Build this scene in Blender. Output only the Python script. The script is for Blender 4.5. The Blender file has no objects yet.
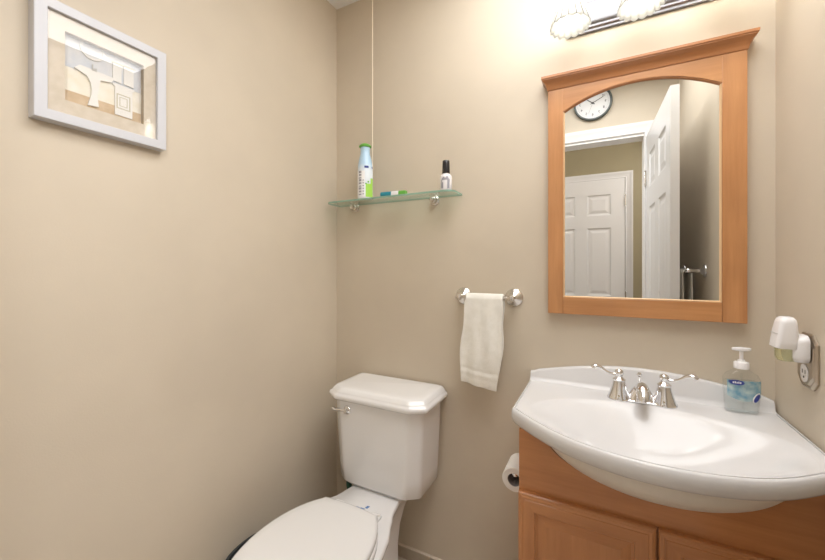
import bpy, bmesh, math, random
from mathutils import Vector, Matrix
random.seed(7)
PI = math.pi
sc = bpy.context.scene
C = sc.collection

# ---------------------------------------------------------------- camera, world, big lights, exposure
cam_data = bpy.data.cameras.new('camera')
cam = bpy.data.objects.new('camera', cam_data); C.objects.link(cam)
cam.location = (0, -1.35, 1.23)
cam.rotation_euler = (PI/2, 0, math.radians(27.41))
cam_data.sensor_width = 36.0
cam_data.lens = 361.6/825*36.0
cam_data.shift_y = -13/825
cam_data.clip_start = 0.01
sc.camera = cam

world = bpy.data.worlds.new('world'); sc.world = world
world.use_nodes = True
world.node_tree.nodes['Background'].inputs[0].default_value = (0.9, 0.92, 1.0, 1)
world.node_tree.nodes['Background'].inputs[1].default_value = 0.3

def area(name, loc, rot, sx, sy, power, col):
    l = bpy.data.lights.new(name, 'AREA'); l.shape = 'RECTANGLE'; l.size = sx; l.size_y = sy
    l.energy = power; l.color = col
    o = bpy.data.objects.new(name, l); C.objects.link(o); o.location = loc; o.rotation_euler = rot
    return o
area('hall_fill_light', (0.80, -2.05, 2.36), Vector((-1.15, 1.05, -0.95)).to_track_quat('-Z', 'Y').to_euler(), 0.4, 0.4, 22, (1.0, 0.985, 0.98))  # added fill aimed through the doorway at the left wall, no fixture
area('hall_fill_light', (-1.25, -2.05, 2.36), Vector((1.15, 1.05, -1.0)).to_track_quat('-Z', 'Y').to_euler(), 0.4, 0.4, 15, (1.0, 0.99, 0.985))  # second added fill, aimed through the doorway at the vanity
area('ceiling_fill_light', (-0.02, -0.66, 2.425), (0, 0, 0), 0.82, 1.0, 14, (0.985, 0.99, 1.0))  # added soft fill below the ceiling, not an actual fixture
BULB_STRENGTH = 32.0

sc.view_settings.view_transform = 'Standard'
sc.view_settings.look = 'None'
sc.view_settings.gamma = 1
sc.view_settings.use_curve_mapping = False
sc.view_settings.exposure = 0.40
sc.cycles.diffuse_bounces = 8
sc.cycles.max_bounces = 16
sc.cycles.transparent_max_bounces = 16

# ---------------------------------------------------------------- constants of the room
XL, XR, YF, ZC = -1.103, 0.431, -1.43, 2.444
HY = -2.55              # far wall of the hall

# ---------------------------------------------------------------- materials
def mat(name, col, rough=0.5, metal=0.0, **kw):
    m = bpy.data.materials.new(name); m.use_nodes = True
    b = m.node_tree.nodes['Principled BSDF']
    b.inputs['Base Color'].default_value = (*col, 1)
    b.inputs['Roughness'].default_value = rough
    b.inputs['Metallic'].default_value = metal
    for k, v in kw.items():
        b.inputs[k.replace('_', ' ')].default_value = v
    return m

def noise_col(m, c1, c2, scale=(1, 1, 1), nscale=5.0, detail=4, bump=0.0, bscale=None, pos=(0.35, 0.65), rough_detail=0.55):
    nt = m.node_tree; N = nt.nodes; L = nt.links; b = N['Principled BSDF']
    tc = N.new('ShaderNodeTexCoord'); mp = N.new('ShaderNodeMapping'); mp.inputs['Scale'].default_value = scale
    L.new(tc.outputs['Object'], mp.inputs[0])
    n = N.new('ShaderNodeTexNoise'); n.inputs['Scale'].default_value = nscale; n.inputs['Detail'].default_value = detail
    n.inputs['Roughness'].default_value = rough_detail
    L.new(mp.outputs[0], n.inputs['Vector'])
    r = N.new('ShaderNodeValToRGB')
    r.color_ramp.elements[0].position = pos[0]; r.color_ramp.elements[1].position = pos[1]
    r.color_ramp.elements[0].color = (*c1, 1); r.color_ramp.elements[1].color = (*c2, 1)
    L.new(n.outputs['Fac'], r.inputs[0]); L.new(r.outputs[0], b.inputs['Base Color'])
    if bump:
        n2 = N.new('ShaderNodeTexNoise'); n2.inputs['Scale'].default_value = bscale or nscale; n2.inputs['Detail'].default_value = 3
        L.new(tc.outputs['Object'], n2.inputs['Vector'])
        bp = N.new('ShaderNodeBump'); bp.inputs['Strength'].default_value = bump; bp.inputs['Distance'].default_value = 0.002
        L.new(n2.outputs['Fac'], bp.inputs['Height']); L.new(bp.outputs[0], b.inputs['Normal'])
    return m

def wall_paint(name, c, rough=0.55):
    m = mat(name, c, rough)
    return noise_col(m, tuple(v*0.97 for v in c), tuple(min(1, v*1.03) for v in c), (1, 1, 1), 3.0, 3, 0.12, 260)

def wood(name, dark, light, axis='z', rough=0.32):
    m = mat(name, light, rough)
    s = {'z': (14, 14, 1.1), 'x': (1.1, 14, 14)}[axis]
    noise_col(m, dark, light, s, 2.6, 7, 0.0, pos=(0.3, 0.72), rough_detail=0.62)
    nt = m.node_tree; N = nt.nodes; L = nt.links; b = N['Principled BSDF']
    tc = [n for n in N if n.type == 'TEX_COORD'][0]
    ramp = [n for n in N if n.type == 'VALTORGB'][0]
    bl = N.new('ShaderNodeTexNoise'); bl.inputs['Scale'].default_value = 5.0; bl.inputs['Detail'].default_value = 2
    L.new(tc.outputs['Object'], bl.inputs['Vector'])
    mr = N.new('ShaderNodeMapRange'); mr.inputs[1].default_value = 0.3; mr.inputs[2].default_value = 0.7
    mr.inputs[3].default_value = 0.9; mr.inputs[4].default_value = 1.1
    L.new(bl.outputs['Fac'], mr.inputs[0])
    mx = N.new('ShaderNodeMix'); mx.data_type = 'RGBA'; mx.blend_type = 'MULTIPLY'; mx.inputs[0].default_value = 1
    L.new(ramp.outputs[0], mx.inputs[6]); L.new(mr.outputs[0], mx.inputs[7]); L.new(mx.outputs[2], b.inputs['Base Color'])
    b.inputs['Coat Weight'].default_value = 0.25; b.inputs['Coat Roughness'].default_value = 0.2
    return m

def thin_glass(name, tint=(1, 1, 1), ior=1.45, rough=0.0):
    m = bpy.data.materials.new(name); m.use_nodes = True
    nt = m.node_tree; N = nt.nodes; L = nt.links
    N.remove(N['Principled BSDF']); out = N['Material Output']
    t = N.new('ShaderNodeBsdfTransparent'); t.inputs[0].default_value = (*tint, 1)
    g = N.new('ShaderNodeBsdfGlossy'); g.inputs['Roughness'].default_value = rough
    lw = N.new('ShaderNodeLayerWeight'); lw.inputs[0].default_value = 0.5
    pw = N.new('ShaderNodeMath'); pw.operation = 'POWER'; pw.inputs[1].default_value = 5.0
    f = N.new('ShaderNodeMath'); f.operation = 'MULTIPLY_ADD'; f.inputs[1].default_value = 0.9; f.inputs[2].default_value = ((ior-1)/(ior+1))**2
    L.new(lw.outputs['Facing'], pw.inputs[0]); L.new(pw.outputs[0], f.inputs[0])
    mx = N.new('ShaderNodeMixShader')
    L.new(f.outputs[0], mx.inputs[0]); L.new(t.outputs[0], mx.inputs[1]); L.new(g.outputs[0], mx.inputs[2])
    L.new(mx.outputs[0], out.inputs[0])
    return m

def emitter(name, col, strength):
    m = bpy.data.materials.new(name); m.use_nodes = True
    nt = m.node_tree; N = nt.nodes
    N.remove(N['Principled BSDF'])
    e = N.new('ShaderNodeEmission'); e.inputs[0].default_value = (*col, 1); e.inputs[1].default_value = strength
    nt.links.new(e.outputs[0], N['Material Output'].inputs[0])
    return m

WALLC = (0.60, 0.526, 0.422)
M = {}
M['wall'] = wall_paint('beige_wall_paint', WALLC)
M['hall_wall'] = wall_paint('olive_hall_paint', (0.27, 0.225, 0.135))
M['ceiling'] = wall_paint('white_ceiling_paint', (0.80, 0.80, 0.80), 0.7)
M['trim'] = mat('white_trim_paint', (0.80, 0.79, 0.79), 0.3)
M['door'] = mat('white_door_paint', (0.78, 0.78, 0.79), 0.28)
M['base_tile'] = noise_col(mat('beige_base_tile', (0.5, 0.43, 0.34), 0.35), (0.44, 0.37, 0.29), (0.52, 0.45, 0.36), (1, 1, 1), 9, 3)
M['grout'] = mat('pale_grout', (0.68, 0.60, 0.50), 0.7)
M['china'] = mat('white_china', (0.83, 0.83, 0.835), 0.10, Coat_Weight=0.3, Coat_Roughness=0.03)
M['china_sink'] = mat('white_sink_china', (0.70, 0.695, 0.70), 0.13, Coat_Weight=0.0, Specular_IOR_Level=0.32)
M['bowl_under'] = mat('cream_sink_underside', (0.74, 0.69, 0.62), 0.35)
M['seat'] = mat('white_seat_plastic', (0.82, 0.82, 0.82), 0.22)
M['chrome'] = mat('chrome', (0.82, 0.82, 0.83), 0.08, 1.0)
M['plate_grey'] = mat('satin_grey_chrome', (0.24, 0.24, 0.255), 0.48, 1.0)
M['nickel'] = mat('brushed_nickel', (0.72, 0.69, 0.65), 0.22, 1.0)
M['wood_z'] = wood('maple_upright', (0.36, 0.142, 0.048), (0.48, 0.212, 0.080), 'z')
M['wood_x'] = wood('maple_level', (0.36, 0.142, 0.048), (0.48, 0.212, 0.080), 'x')
M['cab_z'] = wood('brightened_maple_upright', (0.43, 0.178, 0.064), (0.57, 0.262, 0.104), 'z')  # same maple as the crown, lightened to put stronger light into the colour
M['cab_x'] = wood('brightened_maple_level', (0.43, 0.178, 0.064), (0.57, 0.262, 0.104), 'x')
M['frame_z'] = wood('lamplit_maple_upright', (0.42, 0.185, 0.068), (0.56, 0.275, 0.112), 'z')  # maple made lighter and yellower to imitate lamp light on the mirror frame
M['frame_x'] = wood('lamplit_maple_level', (0.42, 0.185, 0.068), (0.56, 0.275, 0.112), 'x')
M['bead'] = mat('pale_wood_bead', (0.74, 0.50, 0.28), 0.35)
M['dark_gap'] = mat('dark_recess', (0.03, 0.018, 0.01), 0.8)
M['mirror'] = mat('mirror_silver', (0.76, 0.77, 0.76), 0.0, 1.0)
M['white_frame'] = mat('white_frame_paint', (0.57, 0.58, 0.62), 0.35)
M['mat_board'] = noise_col(mat('cream_mat_board', (0.63, 0.56, 0.46), 0.8), (0.60, 0.53, 0.43), (0.66, 0.59, 0.50), (1, 1, 1), 60, 4)
M['mat_bevel'] = mat('brown_mat_edge', (0.42, 0.35, 0.27), 0.8)
M['art_blue'] = noise_col(mat('blue_grey_wash', (0.6, 0.63, 0.68), 0.85), (0.55, 0.59, 0.66), (0.72, 0.72, 0.72), (1, 1, 1), 18, 4)
M['art_cream'] = noise_col(mat('cream_wash', (0.8, 0.77, 0.66), 0.85), (0.78, 0.73, 0.60), (0.85, 0.83, 0.77), (1, 1, 1), 22, 4)
M['art_brown'] = noise_col(mat('tan_floor_wash', (0.55, 0.4, 0.25), 0.85), (0.52, 0.38, 0.24), (0.66, 0.52, 0.36), (1, 1, 1), 30, 4)
M['art_white'] = mat('paper_white', (0.80, 0.79, 0.765), 0.8)
M['art_grey'] = mat('paper_grey', (0.45, 0.45, 0.44), 0.8)
M['art_line'] = mat('paper_olive_line', (0.55, 0.52, 0.40), 0.8)
M['pane'] = thin_glass('picture_glass', (0.985, 0.985, 0.985))
M['shelf_glass'] = thin_glass('green_shelf_glass', (0.90, 0.96, 0.93), 1.4)
def edge_glass():
    m = mat('green_glass_edge', (0.30, 0.48, 0.38), 0.1)
    b = m.node_tree.nodes['Principled BSDF']; b.inputs['Transmission Weight'].default_value = 0.25
    return m
M['shelf_edge'] = edge_glass()
def shade_glass():
    m = bpy.data.materials.new('frosted_shade_glass'); m.use_nodes = True
    nt = m.node_tree; N = nt.nodes; L = nt.links; N.remove(N['Principled BSDF'])
    t = N.new('ShaderNodeBsdfTranslucent'); t.inputs[0].default_value = (0.95, 0.95, 0.88, 1)
    d = N.new('ShaderNodeBsdfDiffuse'); d.inputs[0].default_value = (0.85, 0.85, 0.80, 1)
    tr = N.new('ShaderNodeBsdfTransparent'); tr.inputs[0].default_value = (0.95, 0.95, 0.9, 1)
    g = N.new('ShaderNodeBsdfGlossy'); g.inputs['Roughness'].default_value = 0.1
    f = N.new('ShaderNodeFresnel'); f.inputs[0].default_value = 1.45
    a = N.new('ShaderNodeMixShader'); a.inputs[0].default_value = 0.3
    b = N.new('ShaderNodeMixShader'); b.inputs[0].default_value = 0.5
    c = N.new('ShaderNodeMixShader')
    L.new(t.outputs[0], a.inputs[1]); L.new(d.outputs[0], a.inputs[2])
    L.new(a.outputs[0], b.inputs[1]); L.new(tr.outputs[0], b.inputs[2])
    L.new(f.outputs[0], c.inputs[0]); L.new(b.outputs[0], c.inputs[1]); L.new(g.outputs[0], c.inputs[2])
    e = N.new('ShaderNodeEmission'); e.inputs[0].default_value = (1.0, 0.96, 0.88, 1); e.inputs[1].default_value = 0.16
    ad = N.new('ShaderNodeAddShader'); L.new(c.outputs[0], ad.inputs[0]); L.new(e.outputs[0], ad.inputs[1])
    L.new(ad.outputs[0], N['Material Output'].inputs[0])
    return m
M['shade'] = shade_glass()
M['shade_rib'] = mat('dark_glass_rib', (0.13, 0.12, 0.10), 0.3)
M['bulb'] = emitter('lit_bulb', (1.0, 0.975, 0.94), BULB_STRENGTH)
M['towel'] = noise_col(mat('cream_terry', (0.80, 0.78, 0.71), 0.95, Sheen_Weight=0.3), (0.83, 0.815, 0.75), (0.89, 0.875, 0.82), (1, 1, 1), 40, 4, 0.9, 420)
M['paper'] = mat('toilet_paper', (0.84, 0.83, 0.81), 0.9)
M['core'] = mat('grey_cardboard_core', (0.30, 0.29, 0.29), 0.8)
M['white_plastic'] = mat('white_plastic', (0.84, 0.83, 0.84), 0.25)
M['pale_green_plastic'] = mat('green_plastic', (0.13, 0.42, 0.06), 0.35)
M['oil'] = mat('yellow_green_oil', (0.88, 0.89, 0.58), 0.05, Transmission_Weight=0.8, IOR=1.4)
M['steel_plate'] = mat('aged_nickel_plate', (0.50, 0.44, 0.37), 0.30, 1.0)
M['slot'] = mat('dark_slot', (0.03, 0.03, 0.03), 0.7)
M['clear'] = thin_glass('clear_soap_plastic', (0.98, 0.985, 0.985), 1.4)
M['liquid'] = thin_glass('clear_soap_liquid', (0.965, 0.98, 0.98), 1.15)
def label_clear():
    m = thin_glass('blue_tinted_label', (0.60, 0.82, 0.92), 1.3, 0.3)
    nt = m.node_tree; N = nt.nodes; L = nt.links
    t = [n for n in N if n.type == 'BSDF_TRANSPARENT'][0]
    old = N['Material Output'].inputs[0].links[0].from_node
    d = N.new('ShaderNodeBsdfDiffuse')
    tc = N.new('ShaderNodeTexCoord'); n = N.new('ShaderNodeTexNoise'); n.inputs['Scale'].default_value = 55; n.inputs['Detail'].default_value = 4
    L.new(tc.outputs['Object'], n.inputs['Vector'])
    r = N.new('ShaderNodeValToRGB'); r.color_ramp.elements[0].position = 0.36; r.color_ramp.elements[1].position = 0.68
    r.color_ramp.elements[0].color = (0.16, 0.38, 0.55, 1); r.color_ramp.elements[1].color = (0.60, 0.72, 0.72, 1)
    L.new(n.outputs['Fac'], r.inputs[0]); L.new(r.outputs[0], d.inputs[0])
    mx = N.new('ShaderNodeMixShader'); mx.inputs[0].default_value = 0.55
    L.new(old.outputs[0], mx.inputs[1]); L.new(d.outputs[0], mx.inputs[2]); L.new(mx.outputs[0], N['Material Output'].inputs[0])
    return m
M['label_clear'] = label_clear()
M['navy'] = mat('navy_print', (0.03, 0.05, 0.28), 0.4)
M['white_print'] = mat('white_print', (0.85, 0.86, 0.88), 0.5)
M['grey_print'] = mat('grey_print', (0.33, 0.33, 0.38), 0.5)
M['blue_print'] = mat('blue_print', (0.10, 0.22, 0.50), 0.5)
M['black_plastic'] = mat('black_gloss_plastic', (0.018, 0.017, 0.02), 0.18)
M['bottle_white'] = mat('white_bottle', (0.80, 0.78, 0.80), 0.3)
M['lime'] = mat('lime_print', (0.38, 0.72, 0.10), 0.4)
M['teal_plastic'] = mat('teal_plastic', (0.02, 0.26, 0.34), 0.35)
M['dark_teal'] = mat('dark_green_plastic', (0.02, 0.10, 0.075), 0.4)
M['bin'] = mat('dark_grey_plastic', (0.035, 0.04, 0.045), 0.5)
M['clock_rim'] = mat('dark_green_grey_rim', (0.055, 0.07, 0.065), 0.3)
M['clock_face'] = mat('clock_face_white', (0.82, 0.82, 0.83), 0.6)
M['clock_ink'] = mat('clock_ink', (0.03, 0.03, 0.035), 0.5)
M['clock_grey'] = mat('clock_grey_ink', (0.30, 0.30, 0.31), 0.5)
M['cord'] = mat('ivory_cord', (0.80, 0.72, 0.58), 0.6)
def sky_can():
    m = mat('pale_blue_can', (0.5, 0.7, 0.85), 0.25)
    nt = m.node_tree; N = nt.nodes; L = nt.links
    tc = N.new('ShaderNodeTexCoord'); sp = N.new('ShaderNodeSeparateXYZ'); L.new(tc.outputs['Object'], sp.inputs[0])
    r = N.new('ShaderNodeValToRGB'); L.new(sp.outputs[2], r.inputs[0])
    mr = N.new('ShaderNodeMapRange'); mr.inputs[1].default_value = 0.0; mr.inputs[2].default_value = 0.24
    L.new(sp.outputs[2], mr.inputs[0]); L.new(mr.outputs[0], r.inputs[0])
    e = r.color_ramp.elements
    e[0].position = 0.0; e[0].color = (0.82, 0.86, 0.90, 1)
    e[1].position = 1.0; e[1].color = (0.44, 0.64, 0.82, 1)
    x = e.new(0.50); x.color = (0.74, 0.82, 0.90, 1)
    x = e.new(0.62); x.color = (0.46, 0.66, 0.84, 1)
    L.new(r.outputs[0], N['Principled BSDF'].inputs['Base Color'])
    return m
M['can'] = sky_can()
def tile_floor():
    m = mat('beige_floor_tile', (0.5, 0.43, 0.35), 0.3)
    nt = m.node_tree; N = nt.nodes; L = nt.links
    tc = N.new('ShaderNodeTexCoord'); b = N.new('ShaderNodeTexBrick'); b.offset = 0
    b.inputs['Color1'].default_value = (0.60, 0.54, 0.46, 1); b.inputs['Color2'].default_value = (0.64, 0.57, 0.49, 1)
    b.inputs['Mortar'].default_value = (0.36, 0.31, 0.25, 1); b.inputs['Scale'].default_value = 1
    b.inputs['Brick Width'].default_value = 0.305; b.inputs['Row Height'].default_value = 0.305; b.inputs['Mortar Size'].default_value = 0.004
    L.new(tc.outputs['Object'], b.inputs['Vector']); L.new(b.outputs['Color'], N['Principled BSDF'].inputs['Base Color'])
    return m
M['floor'] = tile_floor()

# ---------------------------------------------------------------- mesh helpers
def add_box(bm, x0, x1, y0, y1, z0, z1):
    vs = [bm.verts.new(p) for p in ((x0,y0,z0),(x1,y0,z0),(x1,y1,z0),(x0,y1,z0),(x0,y0,z1),(x1,y0,z1),(x1,y1,z1),(x0,y1,z1))]
    for f in ((0,3,2,1),(4,5,6,7),(0,1,5,4),(1,2,6,5),(2,3,7,6),(3,0,4,7)):
        bm.faces.new([vs[i] for i in f])
    return vs

def box(*a):
    bm = bmesh.new(); add_box(bm, *a); return bm

def add_loft(bm, rings, cap0=True, cap1=True, closed=True):
    R = [[bm.verts.new(p) for p in r] for r in rings]
    n = len(R[0])
    for a, b in zip(R[:-1], R[1:]):
        for i in range(n if closed else n-1):
            j = (i+1) % n
            bm.faces.new((a[i], a[j], b[j], b[i]))
    if cap0: bm.faces.new(list(reversed(R[0])))
    if cap1: bm.faces.new(R[-1])
    return R

def add_lathe(bm, prof, origin=(0,0,0), axis='z', seg=32, cap0=True, cap1=True, mod=None):
    ox, oy, oz = origin; rings = []
    for r, h in prof:
        ring = []
        for i in range(seg):
            a = 2*PI*i/seg
            rr = r*(mod(a, h) if mod else 1)
            c, s = rr*math.cos(a), rr*math.sin(a)
            if axis == 'z': ring.append((ox+c, oy+s, oz+h))
            elif axis == 'y': ring.append((ox+c, oy+h, oz+s))
            else: ring.append((ox+h, oy+c, oz+s))
        rings.append(ring)
    return add_loft(bm, rings, cap0, cap1)

def lathe(*a, **k):
    bm = bmesh.new(); add_lathe(bm, *a, **k); return bm

def add_tube(bm, pts, rad, seg=12, flat=1.0):
    pts = [Vector(p) for p in pts]; n = len(pts)
    rads = rad if isinstance(rad, (list, tuple)) else [rad]*n
    rings = []; up = Vector((0, 0, 1))
    t0 = (pts[1]-pts[0]).normalized()
    nrm = t0.cross(up)
    if nrm.length < 1e-3: nrm = t0.cross(Vector((1, 0, 0)))
    nrm.normalize()
    for i, p in enumerate(pts):
        t = (pts[min(i+1, n-1)] - pts[max(i-1, 0)]).normalized()
        nrm = (nrm - t*nrm.dot(t)).normalized(); bn = t.cross(nrm)
        rings.append([p + (nrm*math.cos(2*PI*k/seg) + bn*math.sin(2*PI*k/seg)*flat)*rads[i] for k in range(seg)])
    add_loft(bm, rings)

def tube(*a, **k):
    bm = bmesh.new(); add_tube(bm, *a, **k); return bm

def smooth_path(pts, n=24):
    P = [Vector(p) for p in pts]; P = [2*P[0]-P[1]] + P + [2*P[-1]-P[-2]]
    out = []; m = len(P)-3
    for i in range(m):
        for k in range(n):
            t = k/n; a, b, c, d = P[i:i+4]
            out.append(0.5*((2*b)+(c-a)*t+(2*a-5*b+4*c-d)*t*t+(-a+3*b-3*c+d)*t**3))
    out.append(P[-2]); return out

def add_prism(bm, poly, d0, d1, plane='xz'):
    def P(u, v, d):
        return {'xz': (u, d, v), 'yz': (d, u, v), 'xy': (u, v, d)}[plane]
    add_loft(bm, [[P(u, v, d0) for u, v in poly], [P(u, v, d1) for u, v in poly]])

def prism(*a, **k):
    bm = bmesh.new(); add_prism(bm, *a, **k); return bm

def ellipse(cx, cy, rx, ry, n=32):
    return [(cx+rx*math.cos(2*PI*i/n), cy+ry*math.sin(2*PI*i/n)) for i in range(n)]

def rrect(x0, x1, y0, y1, r, n=5):
    out = []
    for cx, cy, a0 in ((x1-r, y1-r, 0), (x0+r, y1-r, PI/2), (x0+r, y0+r, PI), (x1-r, y0+r, 1.5*PI)):
        for k in range(n+1):
            a = a0+PI/2*k/n; out.append((cx+r*math.cos(a), cy+r*math.sin(a)))
    return out

def obj(name, bm, m, parent=None, bevel=0.0, seg=2, angle=38, smooth=True):
    bmesh.ops.recalc_face_normals(bm, faces=bm.faces[:])
    me = bpy.data.meshes.new(name); bm.to_mesh(me); bm.free()
    if smooth:
        for p in me.polygons: p.use_smooth = True
        me.set_sharp_from_angle(angle=math.radians(angle))
    for mm in (m if isinstance(m, (list, tuple)) else [m]): me.materials.append(mm)
    o = bpy.data.objects.new(name, me); C.objects.link(o)
    if parent:
        o.parent = parent
        w = root_loc(parent)
        me.transform(Matrix.Translation(-w))
    if bevel:
        b = o.modifiers.new('bevel', 'BEVEL'); b.width = bevel; b.segments = seg; b.limit_method = 'ANGLE'; b.angle_limit = math.radians(35)
        b.harden_normals = False
    return o

def root_loc(o):
    v = Vector((0, 0, 0))
    while o: v += o.location; o = o.parent
    return v

def tag(o, label, cat, group=None):
    o['label'] = label; o['category'] = cat
    if group: o['group'] = group
    return o

def thing(name, label, cat, loc=(0, 0, 0), group=None):
    o = bpy.data.objects.new(name, None); C.objects.link(o); o.location = loc; o.empty_display_size = 0.05
    return tag(o, label, cat, group)

def struct(name, bm, m, label=None, cat=None, bevel=0.0, parent=None):
    o = obj(name, bm, m, parent, bevel, angle=30)
    if parent is None:
        o['kind'] = 'structure'
        if label: o['label'] = label
        if cat: o['category'] = cat
    return o

_txt = {}
def text_bm(s, size, depth=0.0004):
    cu = bpy.data.curves.new('t', 'FONT'); cu.body = s; cu.size = size; cu.extrude = depth; cu.align_x = 'CENTER'; cu.align_y = 'CENTER'
    o = bpy.data.objects.new('t', cu); C.objects.link(o)
    dg = bpy.context.evaluated_depsgraph_get()
    me = bpy.data.meshes.new_from_object(o.evaluated_get(dg))
    bm = bmesh.new(); bm.from_mesh(me)
    bpy.data.objects.remove(o); bpy.data.curves.remove(cu); bpy.data.meshes.remove(me)
    return bm

# ---------------------------------------------------------------- the room shell
T = 0.1
HXL, HXR = -1.6, 1.3
struct('floor', box(HXL-T, HXR+T, HY-T, T, -0.1, 0), M['floor'], 'beige square tile floor', 'floor')
struct('ceiling', box(HXL-T, HXR+T, HY-T, T, ZC, ZC+0.1), M['ceiling'], 'flat white ceiling', 'ceiling')
struct('wall_back', box(XL-T, XR+T, 0, T, 0, ZC), M['wall'], 'beige back wall behind toilet and mirror', 'wall')
struct('wall_left', box(XL-T, XL, YF, 0, 0, ZC), M['wall'], 'beige left wall carrying the white framed picture', 'wall')
struct('wall_right', box(XR, XR+T, YF, 0, 0, ZC), M['wall'], 'beige right wall beside the sink', 'wall')
DX0, DX1, DZ = -0.49, 0.250, 2.085
bm = bmesh.new(); YB = YF-0.115
add_box(bm, HXL, DX0, YB, YF, 0, ZC); add_box(bm, DX1, HXR, YB, YF, 0, ZC); add_box(bm, DX0, DX1, YB, YF, DZ, ZC)
struct('wall_front', bm, M['wall'], 'beige wall around the open doorway, seen in mirror', 'wall')
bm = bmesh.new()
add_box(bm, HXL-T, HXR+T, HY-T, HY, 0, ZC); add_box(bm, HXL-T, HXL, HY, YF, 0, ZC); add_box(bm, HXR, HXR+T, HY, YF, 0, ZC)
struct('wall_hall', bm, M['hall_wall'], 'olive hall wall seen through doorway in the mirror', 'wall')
# tile baseboards: tiles with a pale cap line
def baseboard(name, segs, label):
    bm = bmesh.new(); 
    for (x0, x1, y0, y1) in segs: add_box(bm, x0, x1, y0, y1, 0, 0.047)
    o = struct(name, bm, M['base_tile'], label, 'baseboard', 0.0015)
    bm = bmesh.new()
    for (x0, x1, y0, y1) in segs: add_box(bm, x0, x1, y0, y1, 0.0472, 0.0505)
    struct('grout_cap', bm, M['grout'], parent=o)
xs = []
x = XL+0.012
while x < -0.2:
    nx = min(x+0.16, -0.205); xs.append((x+0.001, nx-0.001, -0.012, -0.0005)); x = nx
    if nx >= -0.206: break
baseboard('baseboard_back', xs, 'low beige tile baseboard along the back wall')
ys = []; y = -0.013
while y > YF+0.05:
    ny = max(y-0.16, YF+0.02); ys.append((XL+0.0005, XL+0.012, ny+0.001, y-0.001)); y = ny
baseboard('baseboard_left', ys, 'low beige tile baseboard along the left wall')

# door casing on the room side, jamb and hall side casing
def casing_profile_head(bm, x0, x1, z0, w, y, dy):
    # stepped moulding: (inset from inner edge, projection)
    steps = [(0.0, 0.006), (0.006, 0.012), (0.014, 0.010), (0.022, 0.013), (w*0.7, 0.016), (w*0.85, 0.021), (w, 0.021)]
    for (a, p), (b, q) in zip(steps[:-1], steps[1:]):
        for s in ('L', 'R', 'T'):
            pass
    rings = []
    for a, p in steps + [(w, 0.0)]:
        rings.append([(x0-a, y, 0.0, p), (x0-a, y, z0+a, p), (x1+a, y, z0+a, p), (x1+a, y, 0.0, p)])
    R = [[bm.verts.new((px, y+dy*p, pz)) for (px, _, pz, p) in r] for r in [[(q[0], q[1], q[2], 0.0) for q in rings[0]]] + rings]
    for a, b in zip(R[:-1], R[1:]):
        for i in range(3): bm.faces.new((a[i], a[i+1], b[i+1], b[i]))
bm = bmesh.new(); casing_profile_head(bm, DX0, DX1, DZ, 0.070, YF, 1)
casing_profile_head(bm, DX0, DX1, DZ, 0.07, YB, -1)
add_box(bm, DX0-0.001, DX0+0.014, YB, YF, 0, DZ); add_box(bm, DX1-0.001, DX1+0.0005, YB, YF, 0, DZ); add_box(bm, DX0, DX1, YB, YF, DZ-0.014, DZ+0.0005)
struct('trim_1', bm, M['trim'], 'white moulded door casing seen in the mirror', 'door trim')

# six panel door, built in local x (0..w), z, face at y=0 and y=-t
def panel_door(name, w, h, t, m, label):
    bm = bmesh.new()
    st = 0.105; mid = 0.095; pw = (w-2*st-mid)/2
    xs = [0, st, st+pw, st+pw+mid, w-st, w]
    zs = [0, 0.22, 0.80, 0.95, 1.59, 1.70, h-0.135, h]
    holes_x = (1, 3); holes_z = (1, 3, 5)
    for (yy, sgn) in ((0, -1), (-t, 1)):
        V = {}
        def vv(px, pz, d):
            k = (round(px, 5), round(pz, 5), round(d, 5))
            if k not in V: V[k] = bm.verts.new((px, yy+sgn*d, pz))
            return V[k]
        for i in range(5):
            for j in range(7):
                x0, x1, z0, z1 = xs[i], xs[i+1], zs[j], zs[j+1]
                if i in holes_x and j in holes_z:
                    ins = [(0, 0), (0.004, 0.0005), (0.012, 0.007), (0.020, 0.009), (0.026, 0.009), (0.050, 0.003), (0.052, 0.003)]
                    prev = None
                    for a, d in ins:
                        r = [vv(x0+a, z0+a, d), vv(x1-a, z0+a, d), vv(x1-a, z1-a, d), vv(x0+a, z1-a, d)]
                        if prev:
                            for k in range(4): bm.faces.new((prev[k], prev[(k+1) % 4], r[(k+1) % 4], r[k]))
                        prev = r
                    bm.faces.new(prev)
                else:
                    bm.faces.new([vv(x0, z0, 0), vv(x1, z0, 0), vv(x1, z1, 0), vv(x0, z1, 0)])
    # edges
    for quad in (((0,0,0),(w,0,0),(w,-t,0),(0,-t,0)), ((0,0,h),(w,0,h),(w,-t,h),(0,-t,h)), ((0,0,0),(0,-t,0),(0,-t,h),(0,0,h)), ((w,0,0),(w,-t,0),(w,-t,h),(w,0,h))):
        bm.faces.new([bm.verts.new(q) for q in quad])
    bmesh.ops.remove_doubles(bm, verts=bm.verts[:], dist=1e-5)
    o = obj(name, bm, m, None, angle=12)
    o['kind'] = 'structure'; o['label'] = label; o['category'] = 'door'
    return o
def hinge(parent, x, y, z):
    bm = bmesh.new(); add_lathe(bm, [(0.006, -0.045), (0.006, 0.045)], (x, y, z), 'z', 12)
    add_lathe(bm, [(0.004, 0.045), (0.005, 0.05), (0.002, 0.055)], (x, y, z), 'z', 12)
    obj('hinge', bm, M['nickel'], parent)
def knob(parent, x, y, z, s):
    bm = bmesh.new()
    add_lathe(bm, [(0.03, 0), (0.03, s*0.006), (0.012, s*0.010), (0.011, s*0.03), (0.022, s*0.036), (0.028, s*0.048), (0.022, s*0.060), (0.004, s*0.065)], (x, y, z), 'y', 24)
    obj('door_knob', bm, M['nickel'], parent)

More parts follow.
